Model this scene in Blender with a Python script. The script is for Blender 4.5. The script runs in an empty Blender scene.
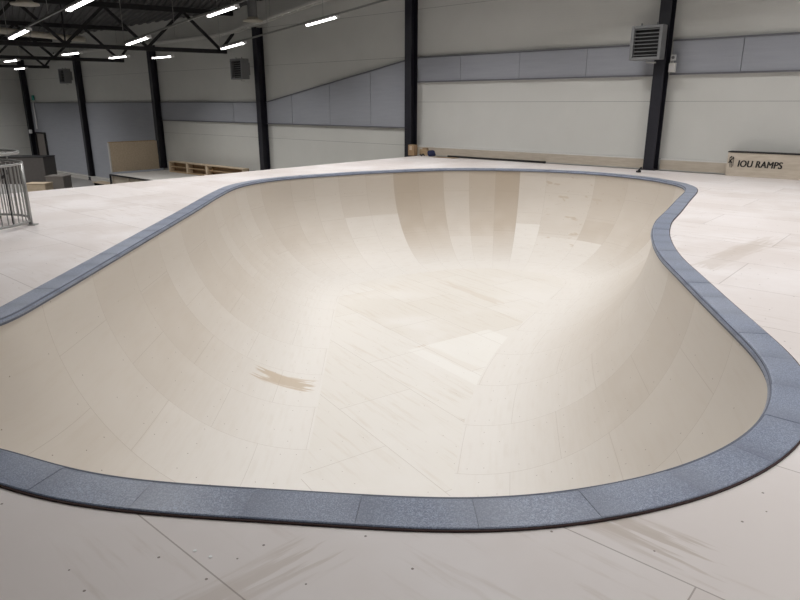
import bpy, bmesh, math, random
from mathutils import Vector, Matrix, geometry
random.seed(7)
C = bpy.context.scene.collection
S = bpy.context.scene
# ---------------------------------------------------------------- camera, world, exposure
cam_d = bpy.data.cameras.new('camera'); cam = bpy.data.objects.new('camera', cam_d); C.objects.link(cam)
cam_d.sensor_width = 36; cam_d.lens = 28.8; cam_d.clip_end = 300; cam_d.clip_start = 0.05
PITCH = math.atan(196/640)
cam.location = (0, 0, 1.8); cam.rotation_euler = (math.pi/2 - PITCH, 0, 0)
S.camera = cam
S.view_settings.view_transform = 'Standard'; S.view_settings.look = 'None'
S.view_settings.gamma = 1; S.view_settings.exposure = 0.03; S.view_settings.use_curve_mapping = False
w = bpy.data.worlds.new('world'); S.world = w; w.use_nodes = True
w.node_tree.nodes['Background'].inputs[0].default_value = (0.9, 0.93, 1, 1)
w.node_tree.nodes['Background'].inputs[1].default_value = 0.0
LAMP_POWER = 59.0
LAMP_SPREAD = math.radians(138)

# wall frame: local x along the long wall (towards the right), local y into the wall
OX, OY = 7.174, 18.657
RZ = math.atan2(-0.65344, 0.75698)
WX, WN = Vector((0.75698, -0.65344)), Vector((0.65344, 0.75698))
FLOOR = -2.925
def W(s, n, z=0.0): return Vector((OX + s*WX.x + n*WN.x, OY + s*WX.y + n*WN.y, z))
sP, cP = math.sin(PITCH), math.cos(PITCH)
def proj(p):
    X, Y, Z = p[0], p[1], p[2]-1.8
    d = Y*cP - Z*sP
    return 400+640*X/d, 300-640*(Y*sP+Z*cP)/d
def gp(x, y, z=0.0):
    r = (x-400)/640; u = (300-y)/640
    d = (r, cP+u*sP, -sP+u*cP); t = (z-1.8)/d[2]
    return Vector((d[0]*t, d[1]*t, z))

# ---------------------------------------------------------------- helpers
class MB:
    def __init__(s): s.v = []; s.f = []
    def box(s, c, size, M=None):
        x, y, z = (a/2 for a in size); c = Vector(c); b = len(s.v)
        for dx, dy, dz in ((-x,-y,-z),(x,-y,-z),(x,y,-z),(-x,y,-z),(-x,-y,z),(x,-y,z),(x,y,z),(-x,y,z)):
            o = Vector((dx,dy,dz)); o = (M @ o) if M else o
            s.v.append(c+o)
        for f in ((0,3,2,1),(4,5,6,7),(0,1,5,4),(1,2,6,5),(2,3,7,6),(3,0,4,7)): s.f.append([b+i for i in f])
        return s
    def bar(s, a, b, wd, ht=None):
        a, b = Vector(a), Vector(b); d = b-a; L = d.length; d.normalize()
        up = Vector((0,0,1)) if abs(d.z) < .95 else Vector((0,1,0))
        x = d; y = up.cross(x).normalized(); z = x.cross(y)
        M = Matrix((x, y, z)).transposed()
        return s.box((a+b)/2, (L, wd, ht or wd), M)
    def tube(s, pts, r, n=10, closed=False, caps=True):
        pts = [Vector(p) for p in pts]; N = len(pts); b = len(s.v); prev = None
        for i, p in enumerate(pts):
            if closed: t = pts[(i+1) % N]-pts[i-1]
            else: t = pts[min(i+1, N-1)]-pts[max(i-1, 0)]
            t.normalize()
            if prev is None:
                ref = Vector((0,0,1)) if abs(t.z) < .9 else Vector((1,0,0)); prev = ref
            y = (prev - t*prev.dot(t)).normalized(); x = y.cross(t); prev = y
            for k in range(n):
                a = 2*math.pi*k/n; s.v.append(p + x*math.cos(a)*r + y*math.sin(a)*r)
        M = N if closed else N-1
        for i in range(M):
            j = (i+1) % N
            for k in range(n):
                l = (k+1) % n; s.f.append([b+i*n+k, b+i*n+l, b+j*n+l, b+j*n+k])
        if not closed and caps:
            s.f.append([b+k for k in range(n)][::-1]); s.f.append([b+(N-1)*n+k for k in range(n)])
        return s
    def disc(s, c, r, h, n=24, r2=None):
        c = Vector(c); b = len(s.v); r2 = r if r2 is None else r2
        for zz, rr in ((0, r), (h, r2)):
            for k in range(n):
                a = 2*math.pi*k/n; s.v.append(c+Vector((math.cos(a)*rr, math.sin(a)*rr, zz)))
        for k in range(n):
            l = (k+1) % n; s.f.append([b+k, b+l, b+n+l, b+n+k])
        s.f.append([b+k for k in range(n)][::-1]); s.f.append([b+n+k for k in range(n)])
        return s
    def prism(s, poly, z0, z1):
        """poly = list of (x, y); extruded in z"""
        b = len(s.v); n = len(poly)
        for z in (z0, z1):
            for p in poly: s.v.append(Vector((p[0], p[1], z)))
        for k in range(n):
            l = (k+1) % n; s.f.append([b+k, b+l, b+n+l, b+n+k])
        s.f.append([b+k for k in range(n)][::-1]); s.f.append([b+n+k for k in range(n)])
        return s
    def extr(s, poly, axis, a0, a1):
        """poly of (p, q) in the plane across axis ('x' -> (y,z); 'y' -> (x,z)), extruded along axis"""
        b = len(s.v); n = len(poly)
        for a in (a0, a1):
            for p, q in poly: s.v.append(Vector((a, p, q)) if axis == 'x' else Vector((p, a, q)))
        for k in range(n):
            l = (k+1) % n; s.f.append([b+k, b+l, b+n+l, b+n+k])
        s.f.append([b+k for k in range(n)][::-1]); s.f.append([b+n+k for k in range(n)])
        return s
    def build(s, name, mat, parent=None, bevel=0, smooth=False):
        me = bpy.data.meshes.new(name); me.from_pydata([tuple(v) for v in s.v], [], s.f)
        bm = bmesh.new(); bm.from_mesh(me); bmesh.ops.recalc_face_normals(bm, faces=bm.faces)
        if bevel: bmesh.ops.bevel(bm, geom=list(bm.edges), offset=bevel, segments=2, affect='EDGES', profile=.5)
        bm.to_mesh(me); bm.free()
        me.materials.append(mat)
        if smooth:
            for p in me.polygons: p.use_smooth = True
        o = bpy.data.objects.new(name, me); C.objects.link(o)
        if parent: o.parent = parent
        return o
def thing(name, label, cat, loc=(0,0,0), rz=0, group=None):
    o = bpy.data.objects.new(name, None); C.objects.link(o); o.empty_display_size = .2
    o.location = loc; o.rotation_euler = (0, 0, rz); o['label'] = label; o['category'] = cat
    if group: o['group'] = group
    return o
def tag(o, label, cat, group=None, kind=None):
    o['label'] = label; o['category'] = cat
    if group: o['group'] = group
    if kind: o['kind'] = kind
    return o
def struct(o, label=None):
    o['kind'] = 'structure'
    if label: o['label'] = label
    return o
def dup(root, loc, rz, label=None):
    r = root.copy(); C.objects.link(r); r.location = loc; r.rotation_euler = (root.rotation_euler[0], root.rotation_euler[1], rz)
    if label: r['label'] = label
    for ch in list(root.children):
        c = ch.copy(); C.objects.link(c); c.parent = r
        for g in list(ch.children):
            d = g.copy(); C.objects.link(d); d.parent = c
    return r

# ---------------------------------------------------------------- materials
class NT:
    def __init__(s, name):
        s.m = bpy.data.materials.new(name); s.m.use_nodes = True; s.t = s.m.node_tree; s.b = s.t.nodes['Principled BSDF']
    def n(s, typ, **kw):
        nd = s.t.nodes.new(typ)
        for k, v in kw.items(): setattr(nd, k, v)
        return nd
    def l(s, a, b): s.t.links.new(a, b)
    def math(s, op, a, b=None, clamp=False):
        nd = s.n('ShaderNodeMath', operation=op); nd.use_clamp = clamp
        for i, v in enumerate((a, b)):
            if v is None: continue
            if isinstance(v, (int, float)): nd.inputs[i].default_value = v
            else: s.l(v, nd.inputs[i])
        return nd.outputs[0]
    def mix(s, f, a, b, mode='MIX'):
        nd = s.n('ShaderNodeMix', data_type='RGBA', blend_type=mode)
        for i, v in ((0, f), (6, a), (7, b)):
            if isinstance(v, (int, float)): nd.inputs[i].default_value = v
            elif isinstance(v, tuple): nd.inputs[i].default_value = (*v, 1) if len(v) == 3 else v
            else: s.l(v, nd.inputs[i])
        return nd.outputs[2]
    def noise(s, vec, scale, detail=3, rough=.5, dim='3D'):
        nd = s.n('ShaderNodeTexNoise'); nd.noise_dimensions = dim; nd.inputs['Scale'].default_value = scale
        nd.inputs['Detail'].default_value = detail; nd.inputs['Roughness'].default_value = rough
        if vec: s.l(vec, nd.inputs['Vector'])
        return nd.outputs[0]
    def mapping(s, vec, loc=(0,0,0), rot=0, scale=(1,1,1)):
        nd = s.n('ShaderNodeMapping'); nd.vector_type = 'POINT'
        nd.inputs['Location'].default_value = loc; nd.inputs['Rotation'].default_value = (0,0,rot); nd.inputs['Scale'].default_value = scale
        s.l(vec, nd.inputs['Vector']); return nd.outputs[0]
    def ramp(s, f, a, b):
        nd = s.n('ShaderNodeMapRange'); nd.inputs[1].default_value = a; nd.inputs[2].default_value = b
        nd.clamp = True; nd.interpolation_type = 'SMOOTHSTEP'; s.l(f, nd.inputs[0]); return nd.outputs[0]
    def bump(s, hgt, strength, dist=.01):
        nd = s.n('ShaderNodeBump'); nd.inputs['Strength'].default_value = strength; nd.inputs['Distance'].default_value = dist
        s.l(hgt, nd.inputs['Height']); s.l(nd.outputs[0], s.b.inputs['Normal'])
    def rect(s, pos, cx, cy, ang, hx, hy, soft=.03, ragged=0.0):
        """mask of a rotated rectangle on the ground plane; outline optionally ragged along the grain"""
        v = s.mapping(pos, loc=(-(cx*math.cos(ang)+cy*math.sin(ang)), -(-cx*math.sin(ang)+cy*math.cos(ang)), 0), rot=-ang)
        sp = s.n('ShaderNodeSeparateXYZ'); s.l(v, sp.inputs[0])
        x, y = s.math('ABSOLUTE', sp.outputs[0]), s.math('ABSOLUTE', sp.outputs[1])
        if ragged:
            nz = s.noise(s.mapping(v, scale=(1.2, 14, 1)), 1.5, 4)
            x = s.math('ADD', x, s.math('MULTIPLY', s.math('SUBTRACT', nz, .5), ragged*4))
            y = s.math('ADD', y, s.math('MULTIPLY', s.math('SUBTRACT', nz, .5), ragged))
        mx = s.ramp(x, hx+soft, hx-soft); my = s.ramp(y, hy+soft, hy-soft)
        return s.math('MULTIPLY', mx, my)
def simple(name, col, rough=.6, metal=0, var=.08, scale=6, spec=.5):
    t = NT(name); tc = t.n('ShaderNodeTexCoord').outputs['Object']
    nz = t.noise(tc, scale, 4)
    dark = tuple(c*(1-var) for c in col); lite = tuple(min(1, c*(1+var)) for c in col)
    t.l(t.mix(nz, dark, lite), t.b.inputs['Base Color'])
    t.b.inputs['Roughness'].default_value = rough; t.b.inputs['Metallic'].default_value = metal
    t.b.inputs['Specular IOR Level'].default_value = spec
    return t.m
def emit(name, col, st):
    t = NT(name); t.b.inputs['Base Color'].default_value = (.9,.9,.9,1)
    t.b.inputs['Emission Color'].default_value = (*col, 1); t.b.inputs['Emission Strength'].default_value = st
    return t.m

def wall_mat():
    t = NT('sandwich_panel'); tc = t.n('ShaderNodeTexCoord').outputs['Object']
    sp = t.n('ShaderNodeSeparateXYZ'); t.l(tc, sp.inputs[0]); z = sp.outputs[2]
    fr = t.math('FRACT', t.math('DIVIDE', t.math('SUBTRACT', z, 0.31-15.6), 1.56))
    seam = t.math('LESS_THAN', t.math('ABSOLUTE', t.math('SUBTRACT', fr, .5)), .497)   # 0 on the seam
    nz = t.noise(t.mapping(tc, scale=(.15, 1, .6)), 2, 3)
    base = t.mix(nz, (.62,.62,.59), (.68,.68,.65))
    t.l(t.mix(seam, (.22,.225,.22), base), t.b.inputs['Base Color'])
    ribs = t.math('PINGPONG', t.math('MULTIPLY', z, 1), .035)
    t.bump(t.math('MULTIPLY', ribs, 10), .25, .01)
    t.b.inputs['Roughness'].default_value = .45
    return t.m
def acoustic_mat():
    t = NT('grey_acoustic_panel'); tc = t.n('ShaderNodeTexCoord').outputs['Object']
    nz = t.noise(t.mapping(tc, scale=(.5, 1, 6)), 2, 4)
    f2 = t.noise(tc, 60, 2)
    c = t.mix(nz, (.33,.345,.385), (.41,.425,.465)); c = t.mix(t.math('MULTIPLY', f2, .25), c, (.24,.25,.29))
    t.l(c, t.b.inputs['Base Color']); t.b.inputs['Roughness'].default_value = .75
    return t.m
def coping_mat():
    t = NT('blue_grey_granite'); g = t.n('ShaderNodeNewGeometry').outputs['Position']
    a = t.noise(g, 150, 2, .7); b = t.noise(g, 55, 3, .7); c = t.noise(g, 2.2, 3)
    col = t.mix(t.ramp(a, .38, .62), (.125,.155,.235), (.34,.395,.53))
    col = t.mix(t.ramp(b, .45, .7), col, (.19,.225,.31))
    jd = t.n('ShaderNodeAttribute', attribute_name='wear').outputs['Fac']
    col = t.mix(t.math('MULTIPLY', jd, .5), col, (.10,.12,.18))
    col = t.mix(t.math('MULTIPLY', t.ramp(c, .35, .7), .35), col, (.30,.33,.41))
    t.l(col, t.b.inputs['Base Color'])
    t.l(t.ramp(c, .1, 1.4), t.b.inputs['Roughness'])
    t.b.inputs['Roughness'].default_value = .4
    mr = t.n('ShaderNodeMapRange'); mr.inputs[3].default_value = .33; mr.inputs[4].default_value = .5; t.l(b, mr.inputs[0]); t.l(mr.outputs[0], t.b.inputs['Roughness'])
    t.bump(a, .10, .004)
    t.b.inputs['Coat Weight'].default_value = .6; t.b.inputs['Coat Roughness'].default_value = .35
    return t.m
def screws(t, pos, ang, px, py, jitter=.02, r=.0065, keep=.5, off=(0,0)):
    """small countersunk screw heads on a loose grid"""
    v = t.mapping(pos, loc=(off[0], off[1], 0), rot=-ang)
    sp = t.n('ShaderNodeSeparateXYZ'); t.l(v, sp.inputs[0])
    ix = t.math('FLOOR', t.math('DIVIDE', sp.outputs[0], px)); iy = t.math('FLOOR', t.math('DIVIDE', sp.outputs[1], py))
    cb = t.n('ShaderNodeCombineXYZ'); t.l(ix, cb.inputs[0]); t.l(iy, cb.inputs[1])
    wn = t.n('ShaderNodeTexWhiteNoise', noise_dimensions='3D'); t.l(cb.outputs[0], wn.inputs[0])
    sc = t.n('ShaderNodeSeparateColor'); t.l(wn.outputs['Color'], sc.inputs[0])
    def loc(val, per, rnd):
        a = t.math('MULTIPLY', t.math('SUBTRACT', t.math('FRACT', t.math('DIVIDE', val, per)), .5), per)
        return t.math('ADD', a, t.math('MULTIPLY', t.math('SUBTRACT', rnd, .5), jitter*2))
    dx = loc(sp.outputs[0], px, sc.outputs[0]); dy = loc(sp.outputs[1], py, sc.outputs[1])
    d = t.math('SQRT', t.math('ADD', t.math('MULTIPLY', dx, dx), t.math('MULTIPLY', dy, dy)))
    m = t.math('LESS_THAN', d, r)
    return t.math('MULTIPLY', m, t.math('LESS_THAN', sc.outputs[2], keep))
def sheet_brick(t, pos, ang, off, bw, bh, mortar=.004):
    v = t.mapping(pos, loc=(*off, 0), rot=-ang)
    br = t.n('ShaderNodeTexBrick'); t.l(v, br.inputs['Vector'])
    br.inputs['Scale'].default_value = 1; br.inputs['Brick Width'].default_value = bw; br.inputs['Row Height'].default_value = bh
    br.inputs['Mortar Size'].default_value = mortar; br.inputs['Mortar Smooth'].default_value = .1; br.inputs['Bias'].default_value = 0
    br.offset = .5
    br.inputs['Color1'].default_value = (0,0,0,1); br.inputs['Color2'].default_value = (1,1,1,1); br.inputs['Mortar'].default_value = (.5,.5,.5,1)
    return v, br.outputs['Color'], br.outputs['Fac']
def deck_mat():
    t = NT('whitewashed_deck_plywood'); pos = t.n('ShaderNodeNewGeometry').outputs['Position']
    a = RZ
    # rows run parallel to the long wall: seam through the point (-1.20, 2.53)
    px, py = -1.20, 2.53
    u0 = px*math.cos(a)+py*math.sin(a); v0 = -px*math.sin(a)+py*math.cos(a)
    v, cell, mort = sheet_brick(t, pos, a, (-u0+24*2.44+.35, -v0+12.2*4), 2.44, 1.19, .0035)
    grain = t.noise(t.mapping(v, scale=(1.0, 9, 1)), 1.6, 5, .6)
    cloud = t.noise(pos, .7, 4, .6)
    col = t.mix(cell, (.71,.645,.615), (.80,.745,.725))
    col = t.mix(t.ramp(cloud, .38, .68), col, (.83,.785,.775))
    gm = t.math('MULTIPLY', t.ramp(grain, .52, .72), t.ramp(t.noise(pos, .55, 2), .42, .62))
    col = t.mix(t.math('MULTIPLY', gm, .45), col, (.50,.41,.33))
    # bare, brown-grained patches
    for cx, cy, an, hx, hy, k in ((-.62, 2.05, .72, .24, .08, .36), (1.02, 2.42, a, .20, .09, .5), (.98, 2.38, .7, .1, .12, .0),
                                  (4.25, 7.9, .75, 1.0, .14, .28), (4.6, 8.3, .72, .9, .1, .2), (4.6, 11.6, .2, .5, .12, .35)):
        if k: col = t.mix(t.math('MULTIPLY', t.rect(pos, cx, cy, an, hx, hy, .06, .35), k), col, (.47,.385,.31))
    col = t.mix(t.math('MULTIPLY', mort, .6), col, (.24,.19,.16))
    sc = t.math('ADD', screws(t, pos, a, .30, .30, .05, .0060, .55), screws(t, pos, a, .41, .59, .1, .0045, .5, (.13, .2)), True)
    col = t.mix(t.math('MULTIPLY', sc, .85), col, (.16,.12,.10))
    t.l(col, t.b.inputs['Base Color'])
    mr = t.n('ShaderNodeMapRange'); mr.inputs[3].default_value = .42; mr.inputs[4].default_value = .6; t.l(cloud, mr.inputs[0]); t.l(mr.outputs[0], t.b.inputs['Roughness'])
    t.b.inputs['Specular IOR Level'].default_value = .4
    return t.m
def bowl_mat():
    t = NT('bowl_plywood'); pos = t.n('ShaderNodeNewGeometry').outputs['Position']
    at = t.n('ShaderNodeAttribute', attribute_name='tone').outputs['Fac']
    st = t.n('ShaderNodeAttribute', attribute_name='stain').outputs['Fac']
    se = t.n('ShaderNodeAttribute', attribute_name='sheet').outputs['Fac']
    uv = t.n('ShaderNodeUVMap', uv_map='UVMap').outputs[0]
    sp = t.n('ShaderNodeSeparateXYZ'); t.l(uv, sp.inputs[0]); u, v = sp.outputs[0], sp.outputs[1]
    wav = t.noise(uv, .8, 2)
    gr = t.noise(t.mapping(uv, scale=(8, .9, 1)), 1.5, 5, .6)
    gr2 = t.noise(t.mapping(uv, scale=(1.2, 7, 1)), 1.5, 5, .6)
    col = t.mix(at, (.45,.36,.265), (.82,.79,.75))
    col = t.mix(t.math('MULTIPLY', t.ramp(gr2, .45, .75), .12), col, (.52,.42,.31))
    col = t.mix(t.math('MULTIPLY', t.ramp(wav, .45, .7), .15), col, (.82,.78,.73))
    # ragged bare patch on one sheet of the far wall
    rag = t.ramp(t.math('ADD', t.noise(t.mapping(uv, scale=(1.6, 4, 1)), 1.1, 4, .6), t.math('MULTIPLY', u, .0)), .585, .63)
    col = t.mix(t.math('MULTIPLY', t.math('MULTIPLY', rag, st), .45), col, (.48,.37,.25))
    for x, y, z_, an, hx, hy, k, c_ in ((285, 377, -2.2, -.15, .34, .20, .7, (.52,.40,.27)),):
        q = gp(x, y, z_); col = t.mix(t.math('MULTIPLY', t.rect(pos, q.x, q.y, an, hx, hy, .05, .3), k), col, c_)
    # seams between the strips and across them
    sm = t.math('LESS_THAN', t.math('ABSOLUTE', u), .006)
    fv = t.math('FRACT', t.math('DIVIDE', t.math('ADD', v, se), 1.22))
    sv = t.math('LESS_THAN', fv, .004)
    ed = t.math('MAXIMUM', sm, sv)
    col = t.mix(t.math('MULTIPLY', ed, .38), col, (.34,.27,.21))
    scr = screws(t, uv, 0, .28, .205, .03, .0065, .35)
    col = t.mix(t.math('MULTIPLY', scr, .7), col, (.25,.19,.14))
    t.l(col, t.b.inputs['Base Color']); t.b.inputs['Roughness'].default_value = .42
    t.b.inputs['Specular IOR Level'].default_value = .4
    return t.m
def flat_mat():
    t = NT('bowl_floor_plywood'); pos = t.n('ShaderNodeNewGeometry').outputs['Position']
    a = math.radians(-56)
    cx, cy = .48, 10.6
    u0 = cx*math.cos(a)+cy*math.sin(a); v0 = -cx*math.sin(a)+cy*math.cos(a)
    v, cell, mort = sheet_brick(t, pos, a, (-u0+24.4, -v0+12.2), 2.44, 1.22, .004)
    gr = t.noise(t.mapping(v, scale=(.8, 8, 1)), 1.6, 5, .6)
    cl = t.noise(pos, .6, 3)
    col = t.mix(cell, (.77,.73,.67), (.81,.78,.735))
    col = t.mix(t.math('MULTIPLY', t.ramp(gr, .5, .75), .35), col, (.60,.51,.41))
    col = t.mix(t.ramp(cl, .45, .7), col, (.82,.79,.75))
    return t, pos, col, mort
M_wall = wall_mat(); M_ac = acoustic_mat(); M_cop = coping_mat(); M_deck = deck_mat(); M_bowl = bowl_mat()
def finish_flat():
    t, pos, col, mort = flat_mat()
    for x, y, px_a, hx, hy, k, c in ((285, 377, -.2, .42, .16, .8, (.50,.37,.24)), (447, 357, math.radians(-52), .75, .1, .6, (.55,.43,.31)),
                                     (470, 292, math.radians(-58), 1.0, .12, .22, (.55,.43,.31))):
        q = gp(x, y, -2.34); col = t.mix(t.math('MULTIPLY', t.rect(pos, q.x, q.y, px_a, hx, hy, .05, .3), k), col, c)
    q = gp(545, 352, -2.34)
    col = t.mix(t.math('MULTIPLY', t.rect(pos, 1.55, 10.15, math.radians(-55), 1.1, .95, .015), .75), col, (.86,.84,.80))
    col = t.mix(t.math('MULTIPLY', mort, .4), col, (.35,.28,.22))
    scr = screws(t, pos, math.radians(-56), .3, .3, .04, .006, .4)
    col = t.mix(t.math('MULTIPLY', scr, .6), col, (.25,.19,.14))
    t.l(col, t.b.inputs['Base Color']); t.b.inputs['Roughness'].default_value = .42
    t.b.inputs['Specular IOR Level'].default_value = .4
    return t.m
M_flat = finish_flat()
def ply_mat(name, c1, c2, rough=.6):
    t = NT(name); tc = t.n('ShaderNodeTexCoord').outputs['Object']
    g = t.noise(t.mapping(tc, scale=(1.2, 6, 9)), 2, 5, .6)
    t.l(t.mix(t.ramp(g, .3, .7), c1, c2), t.b.inputs['Base Color']); t.b.inputs['Roughness'].default_value = rough
    return t.m
M_ply = ply_mat('birch_plywood', (.50,.40,.28), (.60,.49,.36))
M_kick = ply_mat('kick_board_plywood', (.53,.46,.37), (.62,.55,.46))
M_pine = ply_mat('raw_timber', (.38,.26,.15), (.50,.37,.23))
M_osb = ply_mat('dark_brown_board', (.25,.16,.09), (.34,.23,.13))
M_lite = simple('pale_platform_board', (.55,.53,.50), .6)
M_steel = simple('black_painted_steel', (.014,.014,.022), .45, 0, .2)
M_truss = simple('dark_truss_steel', (.012,.012,.014), .6, 0, .2)
M_dark = simple('matt_black_rubber', (.012,.011,.012), .7, 0, .2)
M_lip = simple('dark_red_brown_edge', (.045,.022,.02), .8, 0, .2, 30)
M_galv = simple('galvanised_steel', (.42,.42,.41), .35, .75, .12, 15)
M_rail = simple('brushed_grey_rail', (.36,.36,.35), .35, .6, .08)
M_alu = simple('pale_aluminium', (.74,.73,.70), .4, .0, .05)
M_heat = simple('heater_grey_enamel', (.21,.215,.22), .5, .1, .05)
M_heatd = simple('heater_dark_inside', (.02,.02,.022), .6)
M_white = simple('white_plastic', (.75,.75,.75), .5)
M_roof = simple('grey_roof_decking', (.085,.083,.085), .5, .3, .1, 2)
M_conc = simple('concrete_floor', (.30,.29,.28), .6, 0, .12, 1.5)
M_blue = simple('dark_blue_fabric', (.015,.02,.07), .8, 0, .2, 20)
M_card = simple('brown_cardboard', (.36,.24,.14), .8, 0, .1)
M_box = simple('dark_grey_box_panel', (.10,.09,.085), .6, 0, .15)
M_gbox = simple('taupe_box_panel', (.22,.20,.185), .6, 0, .1)
M_beige = simple('cream_enamel', (.62,.58,.50), .5)
M_black = simple('black_paint_lettering', (.02,.017,.015), .6)
M_green = simple('green_sign_plastic', (.03,.30,.24), .5)
M_paper = simple('white_paper', (.92,.92,.92), .7, 0, .02)
M_tube = emit('lit_lamp_tube', (1, .98, .95), 9)

# ---------------------------------------------------------------- roof height
TD = Vector((1130, 669)).normalized()                 # truss direction on plan
TQ = Vector((TD.y, -TD.x))                            # across the trusses, towards the camera
TRUSS_END = (W(-19.9, -.15), W(-29.6, -.15), W(-39.6, -.15))
ROOF0, SLOPE = 5.86, .12
def roofz(x, y):
    d = (Vector((x, y)) - TRUSS_END[0].xy).dot(TQ) - .3
    return ROOF0 + max(0, d)*SLOPE

# ---------------------------------------------------------------- bowl outline (lip of the coping, on plan)
px_in = [(0,444),(34,457),(67.5,467),(101,472.8),(135,477.8),(182,482),(225,484.5),(270,487),(327,490.5),(395,494.5),(449,496.5),(496,496),(530,494),
 (580.6,487),(631,478),(665,470),(695,459),(732.5,442),(756,423.6),(768.5,403),(770.7,385),(764,362),(749,345),(725,321),(702.5,299),(680,276),
 (661,257),(653.2,244),(650.7,232),(654.7,220.5),(666.7,209.5),(677,198.5),(684.5,191.5),(685.5,187.8),(680,184.4),(666.7,181.3),(648,178),(621,175),
 (600,173),(560,170.6),(520,169.2),(480,168.6),(440,168.8),(400,170.3),(360,172.2),(320,174.8),(293,176.8),(266.7,179.6),(247.7,183),(238,185.6),(230.5,188.5),
 (217,195.7),(194.5,209.5),(157.5,231),(128,248.3),(91,269.8),(50.6,293.2),(0,321)]
pts = [gp(x, y, .017).xy for x, y in px_in]
# smooth the far edge, where one pixel is half a metre: fit by heavy relaxation there
closing = [Vector((-3.72, 4.78)), Vector((-3.84, 4.35)), Vector((-3.78, 3.96)), Vector((-3.52, 3.62)), Vector((-3.08, 3.38)), Vector((-2.62, 3.22))]
pts += closing
def resample(P, n):
    L = [0]
    for i in range(len(P)): L.append(L[-1]+(P[(i+1) % len(P)]-P[i]).length)
    out = []; j = 0
    for k in range(n):
        d = L[-1]*k/n
        while L[j+1] < d: j += 1
        t = (d-L[j])/max(1e-9, L[j+1]-L[j]); out.append(P[j].lerp(P[(j+1) % len(P)], t))
    return out, L[-1]
NB = 576
ring, per = resample(pts, NB)
def relax(R, k): return [R[i]*(1-k(R[i]))+(R[i-1]+R[(i+1) % NB])*.5*k(R[i]) for i in range(NB)]
for it in range(160):
    ring = relax(ring, lambda p: .6); ring = relax(ring, lambda p: -.61)
for it in range(12): ring = relax(ring, lambda p: .5)
ring, per = resample(ring, NB)
for it in range(500):      # extra relaxation only beyond 11 m
    ring = relax(ring, lambda p: min(1, max(0, (p.y-10.5)/2))*.6); ring = relax(ring, lambda p: -min(1, max(0, (p.y-10.5)/2))*.605)
ring, per = resample(ring, NB)
area = sum(ring[i].x*ring[(i+1) % NB].y-ring[(i+1) % NB].x*ring[i].y for i in range(NB))/2
if area < 0: ring.reverse()
def normals(R):
    out = []
    n = len(R)
    for i in range(n):
        t = (R[(i+1) % n]-R[i-1]); t.normalize(); out.append(Vector((-t.y, t.x)))   # inward for ccw
    return out
nin = normals(ring)
COPW = .245
def offset_ring(R, d, sm=3):
    nn = normals(R)
    for _ in range(6): nn = [(nn[i]*2+nn[i-1]+nn[(i+1) % len(R)]).normalized() for i in range(len(R))]
    return [R[i]+nn[i]*d for i in range(len(R))]
lip = ring
outer = offset_ring(lip, -COPW)
wallring = offset_ring(lip, -.035)     # plywood meets the stone a little behind its nose

# ---------------------------------------------------------------- setting
SE, NE = -8.3, -.12       # deck's open side and its back edge by the wall
flo = MB(); a, b, c, d = W(-60,-60), W(60,-60), W(60,2), W(-60,2)
flo.v += [a, b, c, d]; flo.v = [Vector((p.x, p.y, FLOOR)) for p in flo.v] + [Vector((p.x, p.y, FLOOR-.2)) for p in flo.v]
flo.f += [[0,1,2,3],[7,6,5,4],[0,4,5,1],[1,5,6,2],[2,6,7,3],[3,7,4,0]]
struct(flo.build('floor', M_conc))

def wallmesh(name, A, B, out, ztop=None, thick=.2):
    """wall from A to B (plan), inner face on the line, thickness away along out; top follows the roof"""
    m = MB(); n = 60; T = []
    for side in (0, 1):
        for lev in (0, 1):
            for i in range(n+1):
                p = A.lerp(B, i/n) + out*thick*side
                z = FLOOR-.1 if lev == 0 else roofz(*(A.lerp(B, i/n)))+.05
                m.v.append(Vector((p.x, p.y, z)))
    def I(s, l, i): return (s*2+l)*(n+1)+i
    for i in range(n):
        m.f += [[I(0,0,i), I(0,0,i+1), I(0,1,i+1), I(0,1,i)], [I(1,0,i), I(1,1,i), I(1,1,i+1), I(1,0,i+1)],
                [I(0,1,i), I(0,1,i+1), I(1,1,i+1), I(1,1,i)], [I(0,0,i), I(1,0,i), I(1,0,i+1), I(0,0,i+1)]]
    for i in (0, n): m.f.append([I(0,0,i), I(0,1,i), I(1,1,i), I(1,0,i)])
    return struct(m.build(name, M_wall))
def V2(s, n): return W(s, n).xy
SL, SR, NBk = -45.3, 16.0, -27.0
wallmesh('wall_back', V2(SL, .2), V2(SR, .2), WN)
wallmesh('wall_left', V2(SL, NBk), V2(SL, .2), -WX)
wallmesh('wall_right', V2(SR, NBk), V2(SR, .2), WX)
wallmesh('wall_front', V2(SL, NBk), V2(SR, NBk), -WN)

# roof decking: trapezoid corrugation running across the trusses
m = MB(); p = .28; prof = [(0, 0), (.09, 0), (.125, .075), (.245, .075)]
E0 = TRUSS_END[0].xy
cols = []
a0 = -46.0
while a0 < 26:
    for dx, dz in prof: cols.append((a0+dx, dz))
    a0 += p
qs = [-32, .3, 44]
for q in qs:
    for aa, dz in cols:
        P = E0+TD*aa+TQ*q; m.v.append(Vector((P.x, P.y, roofz(P.x, P.y)+dz)))
nc = len(cols)
for r in range(len(qs)-1):
    for i in range(nc-1): m.f.append([r*nc+i, r*nc+i+1, (r+1)*nc+i+1, (r+1)*nc+i])
ceil = struct(m.build('ceiling', M_roof))
sol = ceil.modifiers.new('t', 'SOLIDIFY'); sol.thickness = .02; sol.offset = 1

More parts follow.
